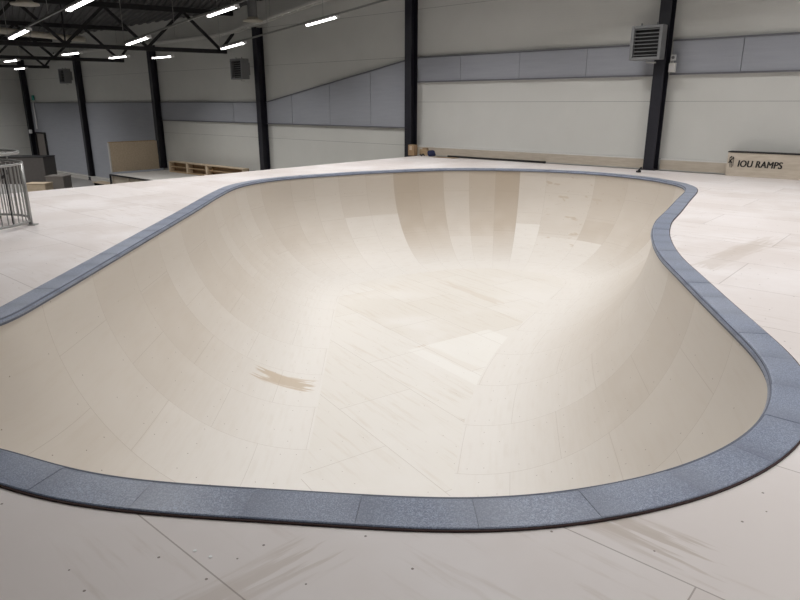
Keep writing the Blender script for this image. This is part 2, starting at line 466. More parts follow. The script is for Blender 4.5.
# ---------------------------------------------------------------- ramp deck with the bowl's hole
outerpoly = [V2(SE, NE), V2(SE, -24), V2(12, -24), V2(12, NE)]
oring = offset_ring(lip, -COPW+.006)
hole = [Vector((p.x, p.y, 0)) for p in oring[::2]]
op = [Vector((p.x, p.y, 0)) for p in outerpoly]
tris = geometry.tessellate_polygon([op, hole[::-1]])
allp = op+hole[::-1]
deck = thing('ramp_deck', 'pale pinkish plywood deck surrounding the bowl, dotted with screws', 'ramp deck')
m = MB(); m.v = [v.copy() for v in allp]; m.f = [list(t) for t in tris]
o = m.build('deck_surface', M_deck, deck)
if o.data.polygons[0].normal.z < 0: o.data.flip_normals()
fas = MB()
for A, B in ((V2(SE, NE), V2(SE, -24)), (V2(SE, -24), V2(12, -24))):
    fas.bar(Vector((A.x, A.y, FLOOR/2-.01)), Vector((B.x, B.y, FLOOR/2-.01)), .018, -FLOOR-.02)
fas.build('side_board', M_ply, deck)

# ---------------------------------------------------------------- the bowl
bowl = thing('skate_bowl', 'deep kidney-shaped plywood skate bowl with blue-grey stone coping', 'skate bowl', (0, 0, 0))
DEPTH, RT = 2.34, 2.38
ANG = math.acos((RT-DEPTH)/RT); XE = RT*math.sin(ANG)
K = 40
rings = [wallring]
zs = [0.0]; vs = [0.0]
def zprof(x):             # x = horizontal distance from lip
    xx = max(0, XE-x); return -DEPTH + RT - math.sqrt(max(0, RT*RT-xx*xx))
xsteps = [XE-RT*math.sin(ANG*(1-k/K)) for k in range(K+1)]
R = wallring
for k in range(1, K+1):
    d = xsteps[k]-xsteps[k-1]
    nsub = max(1, int(math.ceil(d/.03)))
    for q in range(nsub):
        nn = normals(R)
        for _ in range(4): nn = [(nn[i]*2+nn[i-1]+nn[(i+1) % NB]).normalized() for i in range(NB)]
        R = [R[i]+nn[i]*(d/nsub) for i in range(NB)]
        wsm = .5
        for _ in range(3): R = [R[i]*(1-wsm)+(R[i-1]+R[(i+1) % NB])*.5*wsm for i in range(NB)]
    rings.append(R); zs.append(zprof(xsteps[k])); vs.append(RT*ANG*k/K)
# strips of plywood: boundaries chosen by where seams fall along the lip
lx = []
for i in range(NB):
    P = lip[i]; lx.append(proj((P.x, P.y, 0)))
far = [i for i in range(NB) if lip[i].y > 13.5]
want = [262, 291, 313, 340, 367, 394, 418, 443, 469, 495, 521, 546, 595, 629, 660]
tones = [.44, .50, .58, .50, .44, .20, .26, .44, .28, .20, .60, .58, .38, .44, .46]
bounds = {}
for wv, tn in zip(want, tones):
    i = min(far, key=lambda i: abs(lx[i][0]-wv)); bounds[i] = (tn, wv)
anchors = sorted(bounds)
# fill the remaining perimeter with regular sheets
gap = []
for j, a_ in enumerate(anchors):
    b_ = anchors[(j+1) % len(anchors)]; n_ = (b_-a_) % NB
    if n_ > 40: gap.append((a_, n_))
rr = random.Random(3)
for a_, n_ in gap:
    i = a_+8
    while i < a_+n_-6:
        P = lip[i % NB]
        wdt = 15 if (P.y < 13) else 8
        bounds.setdefault(i % NB, (rr.uniform(.52, .64), 0)); i += wdt
keys = sorted(bounds)
strip = [None]*NB
for j, a_ in enumerate(keys):
    b_ = keys[(j+1) % len(keys)]; n_ = (b_-a_) % NB or NB
    for q in range(n_): strip[(a_+q) % NB] = (j, q, n_)
# direction: ccw may run against image x; tone list keyed on the left boundary in the picture
order_ccw_left = lx[far[len(far)//2]][0] > lx[(far[len(far)//2]+1) % NB][0]
stone = {}
for j, a_ in enumerate(keys):
    b_ = keys[(j+1) % len(keys)]
    src = b_ if order_ccw_left else a_
    stone[j] = (bounds[src][0], bounds[src][1])
verts = []; faces = []; uvs = []; tn = []; stn = []; shf = []
for k in range(K+1):
    for i in range(NB): verts.append((rings[k][i].x, rings[k][i].y, zs[k]))
step = per/NB
for k in range(K):
    for i in range(NB):
        j = (i+1) % NB
        faces.append((k*NB+i, k*NB+j, (k+1)*NB+j, (k+1)*NB+i))
        sj, q, n_ = strip[i]
        u0, u1 = q*step, (q+1)*step
        # seams are kept a constant real width by using the real arc length
        uvs += [(u0, vs[k]), (u1, vs[k]), (u1, vs[k+1]), (u0, vs[k+1])]
        base, wv = stone[sj]; t_ = base
        v_ = vs[k]
        rnd = random.Random(sj*31+int((v_+(.61 if sj % 2 else 0))/1.22)).uniform(-.04, .04)
        t_ = base+rnd
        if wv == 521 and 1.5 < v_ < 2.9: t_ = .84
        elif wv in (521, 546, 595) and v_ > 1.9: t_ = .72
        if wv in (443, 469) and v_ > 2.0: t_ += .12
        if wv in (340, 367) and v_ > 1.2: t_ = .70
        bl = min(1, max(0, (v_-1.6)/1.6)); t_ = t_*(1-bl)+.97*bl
        tn.append(max(0, min(1, t_))); stn.append(1.0 if (wv == 546 and v_ < 2.3) else (.5 if wv == 595 and v_ < 1.2 else 0)); shf.append(.61 if sj % 2 else 0.0)
me = bpy.data.meshes.new('transition_wall'); me.from_pydata(verts, [], faces)
ul = me.uv_layers.new(name='UVMap')
for i, q in enumerate(uvs): ul.data[i].uv = q
for nm, arr in (('tone', tn), ('stain', stn), ('sheet', shf)):
    at = me.attributes.new(nm, 'FLOAT', 'FACE')
    for i, q in enumerate(arr): at.data[i].value = q
me.materials.append(M_bowl)
for pl in me.polygons: pl.use_smooth = True
tw = bpy.data.objects.new('transition_wall', me); C.objects.link(tw); tw.parent = bowl
# flat bottom
fb = MB(); last = rings[K]
fl = [Vector((p_.x, p_.y, 0)) for p_ in last]
fb.v = [Vector((p_.x, p_.y, -DEPTH)) for p_ in last]; fb.f = [list(t) for t in geometry.tessellate_polygon([fl])]
o = fb.build('flat_bottom', M_flat, bowl)
if o.data.polygons[0].normal.z < 0: o.data.flip_normals()

# coping stones
prof = [(.0, -.028), (-.006, -.016), (.0, -.004), (.012, .011), (.03, .017), (COPW-.006, .017), (COPW, .013), (COPW, -.045)]   # distance outward from lip, z
NS = 84
oringN = normals(lip)
for _ in range(6): oringN = [(oringN[i]*2+oringN[i-1]+oringN[(i+1) % NB]).normalized() for i in range(NB)]
def lipat(fi):
    i = int(math.floor(fi)) % NB; f = fi-math.floor(fi); j = (i+1) % NB
    return lip[i].lerp(lip[j], f), oringN[i].lerp(oringN[j], f).normalized()
for sidx in range(NS):
    a_, b_ = sidx*NB/NS, (sidx+1)*NB/NS
    m = MB(); n = 6; gapw = .003*NB/per/2/2
    ts = [a_+gapw+(b_-a_-2*gapw)*k/n for k in range(n+1)]
    for ti in ts:
        P, N_ = lipat(ti)
        for dd, z in prof:
            q = P-N_*dd; m.v.append(Vector((q.x, q.y, z+(.0015 if sidx % 3 == 0 else 0))))
    L_ = len(prof)
    for k in range(n):
        for e in range(L_):
            g_ = (e+1) % L_; m.f.append([k*L_+e, k*L_+g_, (k+1)*L_+g_, (k+1)*L_+e])
    m.f.append(list(range(L_))); m.f.append([n*L_+e for e in range(L_)])
    o = m.build('coping_stone', M_cop, bowl); at = o.data.attributes.new('wear', 'FLOAT', 'POINT')
    for vi in range(len(o.data.vertices)):
        kk = vi//L_; at.data[vi].value = 1.0 if kk == 0 else (.55 if kk in (1, n) else (.15 if kk == n-1 else 0))
# dark mortar bed filling joints and the outer edge strip
def ringsolid(d0, d1, z0, z1, name, mat, parent):
    A, B = [], []
    for i in range(NB):
        A.append(lip[i]-oringN[i]*d0); B.append(lip[i]-oringN[i]*d1)
    m = MB()
    for i in range(NB):
        for P, z in ((A[i], z0), (A[i], z1), (B[i], z1), (B[i], z0)): m.v.append(Vector((P.x, P.y, z)))
    for i in range(NB):
        j = (i+1) % NB
        for e in range(4):
            g_ = (e+1) % 4; m.f.append([i*4+e, i*4+g_, j*4+g_, j*4+e])
    return m.build(name, mat, parent)
ringsolid(.006, COPW-.003, -.05, .0135, 'joint_bed', simple('dark_joint_mortar', (.14,.155,.20), .8), bowl)
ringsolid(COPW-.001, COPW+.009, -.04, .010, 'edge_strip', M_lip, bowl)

# ---------------------------------------------------------------- steel columns
def column_parts(t, z0, z1):
    w_, d_ = .30, .36
    MB().box((0, -d_/2+.012, (z0+z1)/2), (w_, .024, z1-z0)).build('flange', M_steel, t)
    MB().box((0, d_/2-.012, (z0+z1)/2), (w_, .024, z1-z0)).build('flange', M_steel, t)
    MB().box((0, 0, (z0+z1)/2), (.02, d_-.05, z1-z0)).build('web', M_steel, t)
    mm = MB().box((0, 0, z0+.012), (.4, .44, .024)); mm.build('base_plate', M_steel, t)
clabels = ['black steel wall column in the far left corner behind the railing', 'black steel wall column second from the far left corner, by a small fan heater',
           'black steel wall column beside the upright plywood panel', 'black steel wall column with a fan heater, right end of the timber frame',
           'black steel wall column at the deck corner by the brown cardboard box', 'black steel wall column nearest the camera carrying the grey louvred heater']
cs = [-44.7, -35.9, -26.9, -17.75, -8.95, 0.0]
for i, s_ in enumerate(cs):
    zb = FLOOR if i < 2 else (-1.60 if i == 2 else (-1.60 if i == 3 else (0 if i == 5 else FLOOR)))
    P = W(s_, 0); zt = roofz(P.x, P.y)-.03 if i > 3 else (4.78 if i < 3 else 5.0)
    t = thing('steel_column', clabels[i], 'column', (P.x, P.y, zb), RZ, 'steel columns along the long wall')
    column_parts(t, 0.001, zt-zb)

# ---------------------------------------------------------------- grey acoustic wall panels
def apanel(s0, s1, zb0, zb1, zt0, zt1, label, frame_bottom=True):
    P = W(s0, .2); L = s1-s0
    t = thing('wall_panel', label, 'wall panel', (P.x, P.y, 0), RZ, 'grey acoustic panels on the long wall')
    th = .07
    m = MB(); m.extr([(0.008, zb0), (L-.008, zb1), (L-.008, zt1), (.008, zt0)], 'y', -th, -.002); m.build('felt_board', M_ac, t)
    f = MB(); f.bar((0, -th-.012, zt0+.02), (L, -th-.012, zt1+.02), .05, .045); f.build('top_trim', M_galv2, t)
    if frame_bottom:
        f = MB(); f.bar((0, -th-.012, zb0-.02), (L, -th-.012, zb1-.02), .05, .045); f.build('bottom_trim', M_galv2, t)
    return t
M_galv2 = simple('grey_panel_trim', (.16,.16,.18), .5, .2)
SG = .2
def seq(edges, zb, ztf, names, fb=True):
    for i in range(len(edges)-1):
        a_, b_ = edges[i], edges[i+1]
        apanel(a_, b_, zb, zb, ztf(a_), ztf(b_), names[i], fb)
seq([-44.45, -36.1], FLOOR+.25, lambda s: 1.86, ['tall grey wall panel between the far left corner column and the next'], False)
seq([-35.7, -27.1], FLOOR+.25, lambda s: 1.86, ['tall grey wall panel left of and behind the upright plywood panel'], False)
seq([-26.7, -20.1, -17.95], .98, lambda s: 1.86, ['low long grey wall panel above the timber frame', 'short grey wall panel behind the fan heater left of the deck corner bays'])
zt = lambda s: 1.86+(3.32-1.86)*(s+17.55)/(17.55-9.15)
seq([-17.55, -15.8, -13.4, -11.1, -9.15], .97, zt, ['lowest piece of the rising row of grey panels, cut with a sloping top', 'second lowest piece of the grey panels with a sloping top',
    'second highest piece of the grey panels with a sloping top', 'tallest piece of the grey sloping-top panels, against the middle column'])
seq([-8.75, -6.86, -4.55, -2.27, -.2], 2.58, lambda s: 3.36, ['raised grey wall panel just right of the middle column', 'raised grey wall panel second right of the middle column',
    'raised grey wall panel third right of the middle column', 'raised grey wall panel partly behind the louvred heater'])
seq([.2, 1.97, 4.2, 6.5], 2.6, lambda s: 3.42, ['raised grey wall panel just right of the nearest column', 'raised grey wall panel at the right edge of the picture', 'raised grey wall panel beyond the right edge'])

# kick board along the wall on the deck
def walltrim(s0, s1, n0, n1, z0, z1, name, mat, nm=1):
    P = W(s0, 0); t = MB(); L = s1-s0
    t.box((L/2, (n0+n1)/2, (z0+z1)/2), (L, n1-n0, z1-z0))
    o = t.build(name, mat); o.location = (P.x, P.y, 0); o.rotation_euler = (0, 0, RZ); return o
for s0, s1, lb in ((-8.7, -.23, 'plywood kick board along the wall between the middle and nearest columns'), (.23, 11.5, 'plywood kick board along the wall right of the nearest column')):
    P = W(s0, 0); t = thing('kick_board', lb, 'board', (P.x, P.y, 0), RZ); L = s1-s0
    MB().box((L/2, .10, .141), (L, .03, .28)).build('board', M_kick, t)
    MB().box((L/2, .135, .30), (L, .11, .03)).build('top_ledge', M_alu, t)
    MB().box((L/2, .055, .012), (L, .06, .022)).build('bottom_batten', M_lite, t)

# ---------------------------------------------------------------- sign box
P = W(2.08, -.28)
sg = thing('ramp_sign_box', 'plywood box against the wall lettered IOU RAMPS, with a black top edge', 'sign', (P.x, P.y, 0), RZ)
SGL = 4.4
MB().box((SGL/2, .15, .30), (SGL, .30, .598)).build('plywood_body', M_kick, sg)
MB().box((SGL/2, .16, .612), (SGL+.02, .35, .025)).build('black_edging', M_dark, sg)
def text(body, size, loc, parent, mat, name, shear=.12):
    cu = bpy.data.curves.new(name, 'FONT'); cu.body = body; cu.size = size; cu.shear = shear; cu.offset = 0; cu.extrude = .002; cu.space_character = 1.06
    ob = bpy.data.objects.new(name+'_tmp', cu); C.objects.link(ob)
    dg = bpy.context.evaluated_depsgraph_get(); me = bpy.data.meshes.new_from_object(ob.evaluated_get(dg))
    C.objects.unlink(ob); bpy.data.objects.remove(ob)
    o = bpy.data.objects.new(name, me); C.objects.link(o); me.materials.clear(); me.materials.append(mat)
    o.parent = parent; o.location = loc; o.rotation_euler = (math.pi/2, 0, 0); return o
tx = text('IOU RAMPS', .235, (.245, -.004, .245), sg, M_black, 'lettering')
wd = max(v.co.x for v in tx.data.vertices)
tx.scale = (1.03/wd, 1, 1)
bm = bmesh.new(); bm.from_mesh(tx.data); g0 = list(bm.verts)+list(bm.edges)+list(bm.faces)
for k in (1, 2, 3, 4):
    r_ = bmesh.ops.duplicate(bm, geom=g0); bmesh.ops.translate(bm, verts=[v for v in r_['geom'] if isinstance(v, bmesh.types.BMVert)], vec=(.0055*k, .003*(k % 2), .0003*k))
bm.to_mesh(tx.data); bm.free()
lg = MB()
def stroke(pl, r=.012): lg.bar((pl[0][0]*.8, -.004, pl[0][1]), (pl[1][0]*.8, -.004, pl[1][1]), .006, r*2)
logo = [[(.07,.40),(.07,.46)],[(.07,.46),(.13,.50)],[(.13,.50),(.13,.42)],[(.05,.33),(.12,.42)],[(.12,.42),(.19,.45)],[(.16,.49),(.19,.45)],[(.19,.45),(.19,.34)],[(.10,.24),(.10,.37)],[(.10,.37),(.15,.34)],
        [(.15,.34),(.15,.22)],[(.19,.34),(.19,.25)],[(.07,.40),(.12,.37)]]
for st_ in logo: stroke(st_, .013)
lg.build('emblem', M_black, sg)

# ---------------------------------------------------------------- fan heaters
def heater_parts(t, w_=.84, h_=.86, d_=.34):
    fr = MB(); b_ = .085
    fr.box((-w_/2+b_/2, 0, 0), (b_, d_, h_)).box((w_/2-b_/2, 0, 0), (b_, d_, h_)).box((0, 0, h_/2-.035), (w_-2*b_, d_, .07)).box((0, 0, -h_/2+.035), (w_-2*b_, d_, .07))
    fr.build('housing', M_heat, t, bevel=.008)
    MB().box((0, .06, 0), (w_-2*b_, .2, h_-.14)).build('dark_core', M_heatd, t)
    for k in range(8):
        z = -h_/2+.12+k*(h_-.22)/7
        MB().bar((-w_/2+b_, -d_/2+.04, z), (w_/2-b_, -d_/2+.04, z), .075, .016).build('louvre', M_heat, t).data.transform(Matrix.Identity(4))
    MB().tube([(-w_/4, 0, h_/2), (-w_/4, 0, h_/2+.07)], .022).build('top_pipe_stub', M_heat, t); MB().tube([(w_/4, 0, h_/2), (w_/4, 0, h_/2+.07)], .022).build('top_pipe_stub', M_heat, t)
    MB().tube([(0, .05, -h_/2), (0, .05, -h_/2-.06), (.25, .05, -h_/2-.07)], .02).build('bottom_pipe', M_galv, t)
    MB().box((w_/2-.12, d_/2+.06, .0), (.05, .12, .5)).box((w_/2-.12, d_/2+.06, .25), (.05, .12, .04)).build('bracket', M_heat, t)
H1 = W(-.27, -.46); h1 = thing('fan_heater', 'grey louvred fan heater fixed high on the nearest black column', 'heater', (H1.x, H1.y, 3.37), RZ); heater_parts(h1)
H2 = W(-18.35, -.62)
h2 = thing('fan_heater', 'small grey fan heater seen edge-on beside the third black column from the right', 'heater', (H2.x, H2.y, 3.28), RZ); heater_parts(h2, .84, .86, .40)
H3 = dup(h2, (*W(-36.4, -.6).xy, 3.45), RZ, 'distant small grey fan heater by the second column from the left corner')
for hh in (h1, h2, H3): hh['group'] = 'fan heaters'

# control boxes beside nearest column
P = W(.30, -.02)
t = thing('thermostat', 'small white thermostat on the wall panel right of the nearest column', 'thermostat', (P.x, P.y, 3.0), RZ)
MB().box((0,0,0), (.13, .05, .15)).build('casing', M_white, t, bevel=.006); MB().disc((0,0,0), .04, .02, 16).build('dial', M_heat, t).rotation_euler = (math.pi/2,0,0)
t.children[-1].location = (0, -.025, 0)
P = W(.30, -.02)
t = thing('junction_box', 'pale switch box below the thermostat right of the nearest column', 'switch box', (P.x, P.y, 2.74), RZ)
MB().box((0,0,0), (.17, .10, .24)).build('casing', M_alu, t, bevel=.008); MB().box((0,-.055,.0), (.10, .02, .10)).build('cover', M_white, t)
MB().tube([(.0, 0, .12), (.0, 0, .17)], .012).build('conduit', M_alu, t)

# ---------------------------------------------------------------- things lying at the deck corner
P = W(-8.55, -.36)
t = thing('cardboard_box', 'brown cardboard box standing on the deck against the middle column', 'box', (P.x, P.y, 0.001), RZ+.1)
MB().box((0, 0, .19), (.26, .22, .38)).build('carton', M_card, t, bevel=.004)
MB().box((-.02, -.112, .27), (.11, .004, .15)).build('paper_label', M_ply, t); MB().box((.0, 0, .382), (.26, .04, .003)).build('tape', M_osb, t)
P = W(-8.2, -.12)
t = thing('wooden_block', 'brown timber offcut lying between the cardboard box and the blue bundle', 'timber', (P.x, P.y, 0.001), RZ)
MB().box((0, 0, .11), (.34, .12, .22)).build('block', M_pine, t, bevel=.004)
MB().box((.05, 0, .245), (.2, .1, .045)).build('loose_board', M_osb, t, bevel=.003)
# blue bundle: lumpy cloth
P = W(-7.72, -.32)
bm = bmesh.new(); bmesh.ops.create_icosphere(bm, subdivisions=4, radius=1)
rs = random.Random(5); fs = [(Vector((rs.uniform(-1,1), rs.uniform(-1,1), rs.uniform(-1,1)))*4, rs.uniform(0, 6)) for _ in range(7)]
for v in bm.verts:
    n_ = sum(math.sin(v.co.dot(f_)+ph) for f_, ph in fs)/7
    v.co *= 1+.35*n_; v.co = Vector((v.co.x*.15, v.co.y*.11, max(v.co.z*.115, -.10)+.10))
me = bpy.data.meshes.new('cloth_bundle'); bm.to_mesh(me); bm.free(); me.materials.append(M_blue)
for pl in me.polygons: pl.use_smooth = True
o = bpy.data.objects.new('cloth_bundle', me); C.objects.link(o); o.location = (P.x, P.y, 0.002)
tag(o, 'small dark blue bundle on the deck beside the cardboard box', 'bundle')
P = W(-8.05, -.42)
bm = bmesh.new(); bmesh.ops.create_icosphere(bm, subdivisions=3, radius=1)
for v in bm.verts: v.co = Vector((v.co.x*.10, v.co.y*.05, max(v.co.z, -.8)*.035+.03+.015*math.sin(v.co.x*5)))
me = bpy.data.meshes.new('work_glove'); bm.to_mesh(me); bm.free(); me.materials.append(M_dark)
o = bpy.data.objects.new('dark_rag', me); C.objects.link(o); o.location = (P.x, P.y, 0.012); tag(o, 'small black crumpled rag on the deck between the cardboard box and the blue bundle', 'rag')
P = W(-7.0, -.42)
o = MB().box((0, 0, .006), (.95, .3, .01)).build('hardboard_sheet', M_osb); o.location = (P.x, P.y, 0.0); o.rotation_euler = (0,0,RZ); tag(o, 'thin brown hardboard strip lying flat at the deck corner', 'board')
P = W(-5.2, -.22)
t = thing('black_pipe', 'long black pipe lying on the deck along the foot of the wall', 'pipe', (P.x, P.y, .037), RZ+.005)
MB().tube([(-1.85, 0, 0), (1.9, 0, 0)], .032, 12).build('tube', M_dark, t, smooth=True); MB().tube([(1.9, 0, 0), (1.97, 0, 0)], .036, 12).build('end_cap', M_dark, t)
# little black wedge on far coping
P = gp(640, 173, 0); t = thing('skate_wax_block', 'small black block leaning by the coping in front of the nearest column', 'block', (P.x, P.y+.12, .001), .5)
MB().box((0, 0, .03), (.12, .08, .05)).build('block', M_dark, t, bevel=.01); MB().bar((.0, 0, .05), (.10, 0, .13), .05, .03).build('handle', M_dark, t)
# paper scraps near camera
for i, (x, y, r_, lb) in enumerate(((195, 551, .008, 'tiny translucent paper scrap on the near deck, left of the white one'), (210.5, 557, .008, 'tiny white paper scrap on the near deck'))):
    P = gp(x, y, 0); m = MB(); n = 7
    poly = [(math.cos(2*math.pi*k/n)*r_*random.uniform(.6, 1.2), math.sin(2*math.pi*k/n)*r_*random.uniform(.5, .9)) for k in range(n)]
    m.disc((0,0,.001), r_, .002, 9); o = m.build('paper_scrap', M_paper); o.location = (P.x, P.y, 0); tag(o, lb, 'paper scrap', 'paper scraps on the near deck')

# ---------------------------------------------------------------- round railing on the left
RC = Vector((-6.54, 9.62)); RR = .83; RH = .94
rl = thing('round_railing', 'round grey steel guard railing with thin upright bars at the left edge', 'railing', (RC.x, RC.y, 0))
def circ(r, z, n=64, a0=0, a1=2*math.pi): return [Vector((math.cos(a0+(a1-a0)*k/n)*r, math.sin(a0+(a1-a0)*k/n)*r, z)) for k in range(n + (0 if a1-a0 > 6.28 else 1))]
MB().tube(circ(RR, RH), .02, 8, True).build('top_rail', M_rail, rl, smooth=True)
MB().tube(circ(RR, .07), .02, 8, True).build('bottom_rail', M_rail, rl, smooth=True)
MB().tube(circ(RR-.03, RH+.16), .024, 8, True).build('handrail', M_rail, rl, smooth=True)
NBAR = 54
for k in range(NBAR):
    a_ = 2*math.pi*k/NBAR; p_ = Vector((math.cos(a_)*RR, math.sin(a_)*RR, 0))
    MB().tube([p_+Vector((0,0,.07)), p_+Vector((0,0,RH))], .0085, 6).build('bar', M_rail, rl)
for a_ in (.28, 2.37, 4.46):
    p_ = Vector((math.cos(a_)*(RR+.01), math.sin(a_)*(RR+.01), 0))
    q_ = MB().tube([p_+Vector((0,0,.0)), p_+Vector((0,0,RH))], .03, 10).build('post', M_rail, rl, smooth=True)
    MB().box((p_.x+math.cos(a_)*.03, p_.y+math.sin(a_)*.03, .009), (.11, .11, .016)).build('foot_plate', M_galv, q_)
for a_ in (1.2, 3.3, 5.4):
    p_ = Vector((math.cos(a_)*(RR-.015), math.sin(a_)*(RR-.015), 0))
    MB().tube([p_+Vector((0,0,RH)), p_+Vector((0,0,RH+.16))], .012, 8).build('bracket', M_rail, rl)
# inner spiral handrail + pole
st = thing('spiral_handrail', 'dark curved handrail winding down inside the round railing', 'handrail', (RC.x, RC.y, 0))
MB().tube([Vector((math.cos(.3+k*.13)*.60, math.sin(.3+k*.13)*.60, .85-k*.028)) for k in range(29)], .025, 8).build('curved_rail', M_truss, st, smooth=True)
for k in range(0, 29, 4):
    x_, y_, z_ = math.cos(.3+k*.13)*.60, math.sin(.3+k*.13)*.60, .85-k*.028
    MB().tube([(x_, y_, 0.0), (x_, y_, z_)], .012, 6).build('baluster', M_truss, st)
MB().tube([(0, 0, 0), (0, 0, .98)], .05, 12).build('centre_pole', M_truss, st, smooth=True)

# ---------------------------------------------------------------- lower level at the left
ZP = -1.63
P = W(-25.95, -.05)
pf = thing('platform', 'pale low plywood platform below the deck, between the second and third columns', 'platform', (P.x, P.y, ZP), RZ)
LP = 25.95-9.25
MB().box((LP/2, -1.65, -.02), (LP, 3.5, .04)).build('platform_top', M_lite, pf)
fr = MB()
for k in range(11): fr.box((k*LP/10*.99+.05, -3.34, (FLOOR-ZP)/2-.04), (.09, .05, -(FLOOR-ZP)-.08))
fr.box((LP/2, -3.3, (FLOOR-ZP)/2-.04), (LP, .02, -(FLOOR-ZP)-.08)); fr.build('front_board', M_kick, pf)
MB().box((LP/2, -3.43, -.01), (LP, .07, .07)).build('black_nosing', M_dark, pf)
MB().box((.0, -3.43, (FLOOR-ZP)/2), (.07, .07, -(FLOOR-ZP)-.02)).build('black_corner_post', M_dark, pf)
# upright plywood at the platform's end
P = W(-26.9, -.32)
up = thing('upright_plywood_panel', 'tall beige plywood panel standing at the left end of the low platform', 'panel', (P.x, P.y, ZP), RZ)
MB().box((0, -1.24, .76), (.05, 2.66, 1.5)).build('sheet', M_ply, up)
MB().box((0, -2.60, .76), (.09, .06, 1.52)).build('end_stud', M_lite, up)
MB().box((0, -1.32, 1.53), (.08, 2.6, .04)).build('top_cap', M_pine, up)
# open timber frame
P = W(-25.0, -.55)
tf = thing('timber_frame', 'long low open timber frame lying against the wall on the low platform', 'timber frame', (P.x, P.y, ZP), RZ)
LF = 6.5
MB().box((LF/2, 0, .535), (LF, .36, .035)).build('top_board', M_ply, tf)
MB().box((LF/2, 0, .02), (LF, .36, .035)).build('bottom_board', M_pine, tf)
MB().box((LF/2, .165, .28), (LF, .02, .48)).build('back_panel', M_osb, tf)
MB().box((LF/2, -.05, .28), (LF-.1, .10, .03)).build('mid_rail', M_pine, tf)
for x_ in (.04, 1.75, 3.5, 6.46): MB().box((x_, -.03, .278), (.06 if x_ in (.04, 6.46) else .14, .30, .48)).build('stud', M_ply, tf)
# ledge along the wall by the second column
P = W(-42.0, 0)
lg_ = thing('low_wall_ledge', 'low pale ledge running along the foot of the tall grey panels', 'ledge', (P.x, P.y, FLOOR), RZ)
MB().box((7.4, -.0, .12), (14.8, .34, .24)).build('ledge_body', M_lite, lg_); MB().box((7.4, -.18, .25), (14.8, .04, .03)).build('metal_edge', M_alu, lg_)
# stored boxes / obstacles
def crate(s_, n_, w_, d_, h_, mat, name, label, cat='box', lid=None, rz=0):
    P = W(s_, n_); t = thing(name, label, cat, (P.x, P.y, FLOOR+.001), RZ+rz)
    MB().box((0, 0, h_/2), (w_, d_, h_)).build('body', mat, t, bevel=.01)
    MB().box((0, 0, h_+.02), (w_+.05, d_+.05, .04)).build('lid', lid or mat, t, bevel=.006)
    return t
def block(x0, x1, yb, yt, dep, mat, name, label, cat, lid):
    A = gp(x0, yb, FLOOR); B = gp(x1, yb, FLOOR); h_ = (1.8-FLOOR)*(1-(yt-104)/(yb-104))
    t = thing(name, label, cat, (A.x, A.y, FLOOR+.001), 0); w_ = B.x-A.x
    MB().box((w_/2, dep/2, h_/2), (w_, dep, h_)).build('body', mat, t, bevel=.01)
    MB().box((w_/2, dep/2, h_+.02), (w_+.05, dep+.05, .04)).build('lid', lid, t, bevel=.006)
block(2, 47, 184, 157, 1.4, M_box, 'dark_obstacle', 'big dark grey-brown ramp obstacle on the lower floor behind the railing', 'ramp obstacle', M_truss)
block(26, 46.5, 194, 184, .8, M_ply, 'plywood_box', 'low beige plywood box on the lower floor right behind the railing', 'box', M_ply)
block(47.5, 65, 191, 176.5, .9, M_gbox, 'taupe_box', 'taupe box on the lower floor between the beige box and the second column', 'box', M_gbox)
P = W(-29.2, -1.9); t = thing('low_bench', 'low pale slatted bench on the lower floor in front of the second column', 'bench', (P.x, P.y, FLOOR+.001), RZ)
for k in range(3): MB().box((0, -.2+k*.2, .42), (3.6, .16, .04)).build('slat', M_ply, t)
for x_ in (-1.6, 0, 1.6): MB().box((x_, 0, .2), (.08, .55, .4)).build('leg', M_truss, t)
# door with black frame
P = W(-43.4, .12)
dr = bpy.data.objects.new('door_1', None); C.objects.link(dr); dr.location = (P.x, P.y, FLOOR); dr.rotation_euler = (0,0,RZ); dr['kind'] = 'structure'
MB().box((0, 0, 1.36), (1.5, .05, 2.70)).build('door_leaf', M_gbox, dr)
MB().box((.8, -.06, 1.4), (.10, .12, 2.8)).box((-.8, -.06, 1.4), (.10, .12, 2.8)).box((0, -.06, 2.76), (1.6, .12, .09)).build('door_frame', M_dark, dr)
MB().tube([(.55, -.03, 1.05), (.55, -.09, 1.05), (.43, -.09, 1.05)], .014).build('door_handle', M_galv, dr)
P = W(-43.75, .10); o = MB().box((0,0,0), (.34, .05, .34)).build('exit_sign', M_green); o.location = (P.x, P.y, 2.22); o.rotation_euler = (0,0,RZ); tag(o, 'tiny green exit sign high on the wall in the far left corner', 'sign')
P = W(-43.7, .04); o = MB().tube([(0,0,0.1), (0,0,1.9)], .045).build('white_pipe', M_white); o.location = (P.x, P.y, 0); tag(o, 'thin white vertical pipe on the wall below the green sign', 'pipe')
P = W(-44.1, -.3); o = MB().box((0,0,0), (.3, .14, .26)).build('emergency_lamp', M_white, bevel=.02); o.location = (P.x, P.y, -.08); o.rotation_euler = (0,0,RZ); tag(o, 'small white lamp box at the top of the door in the left corner', 'lamp')

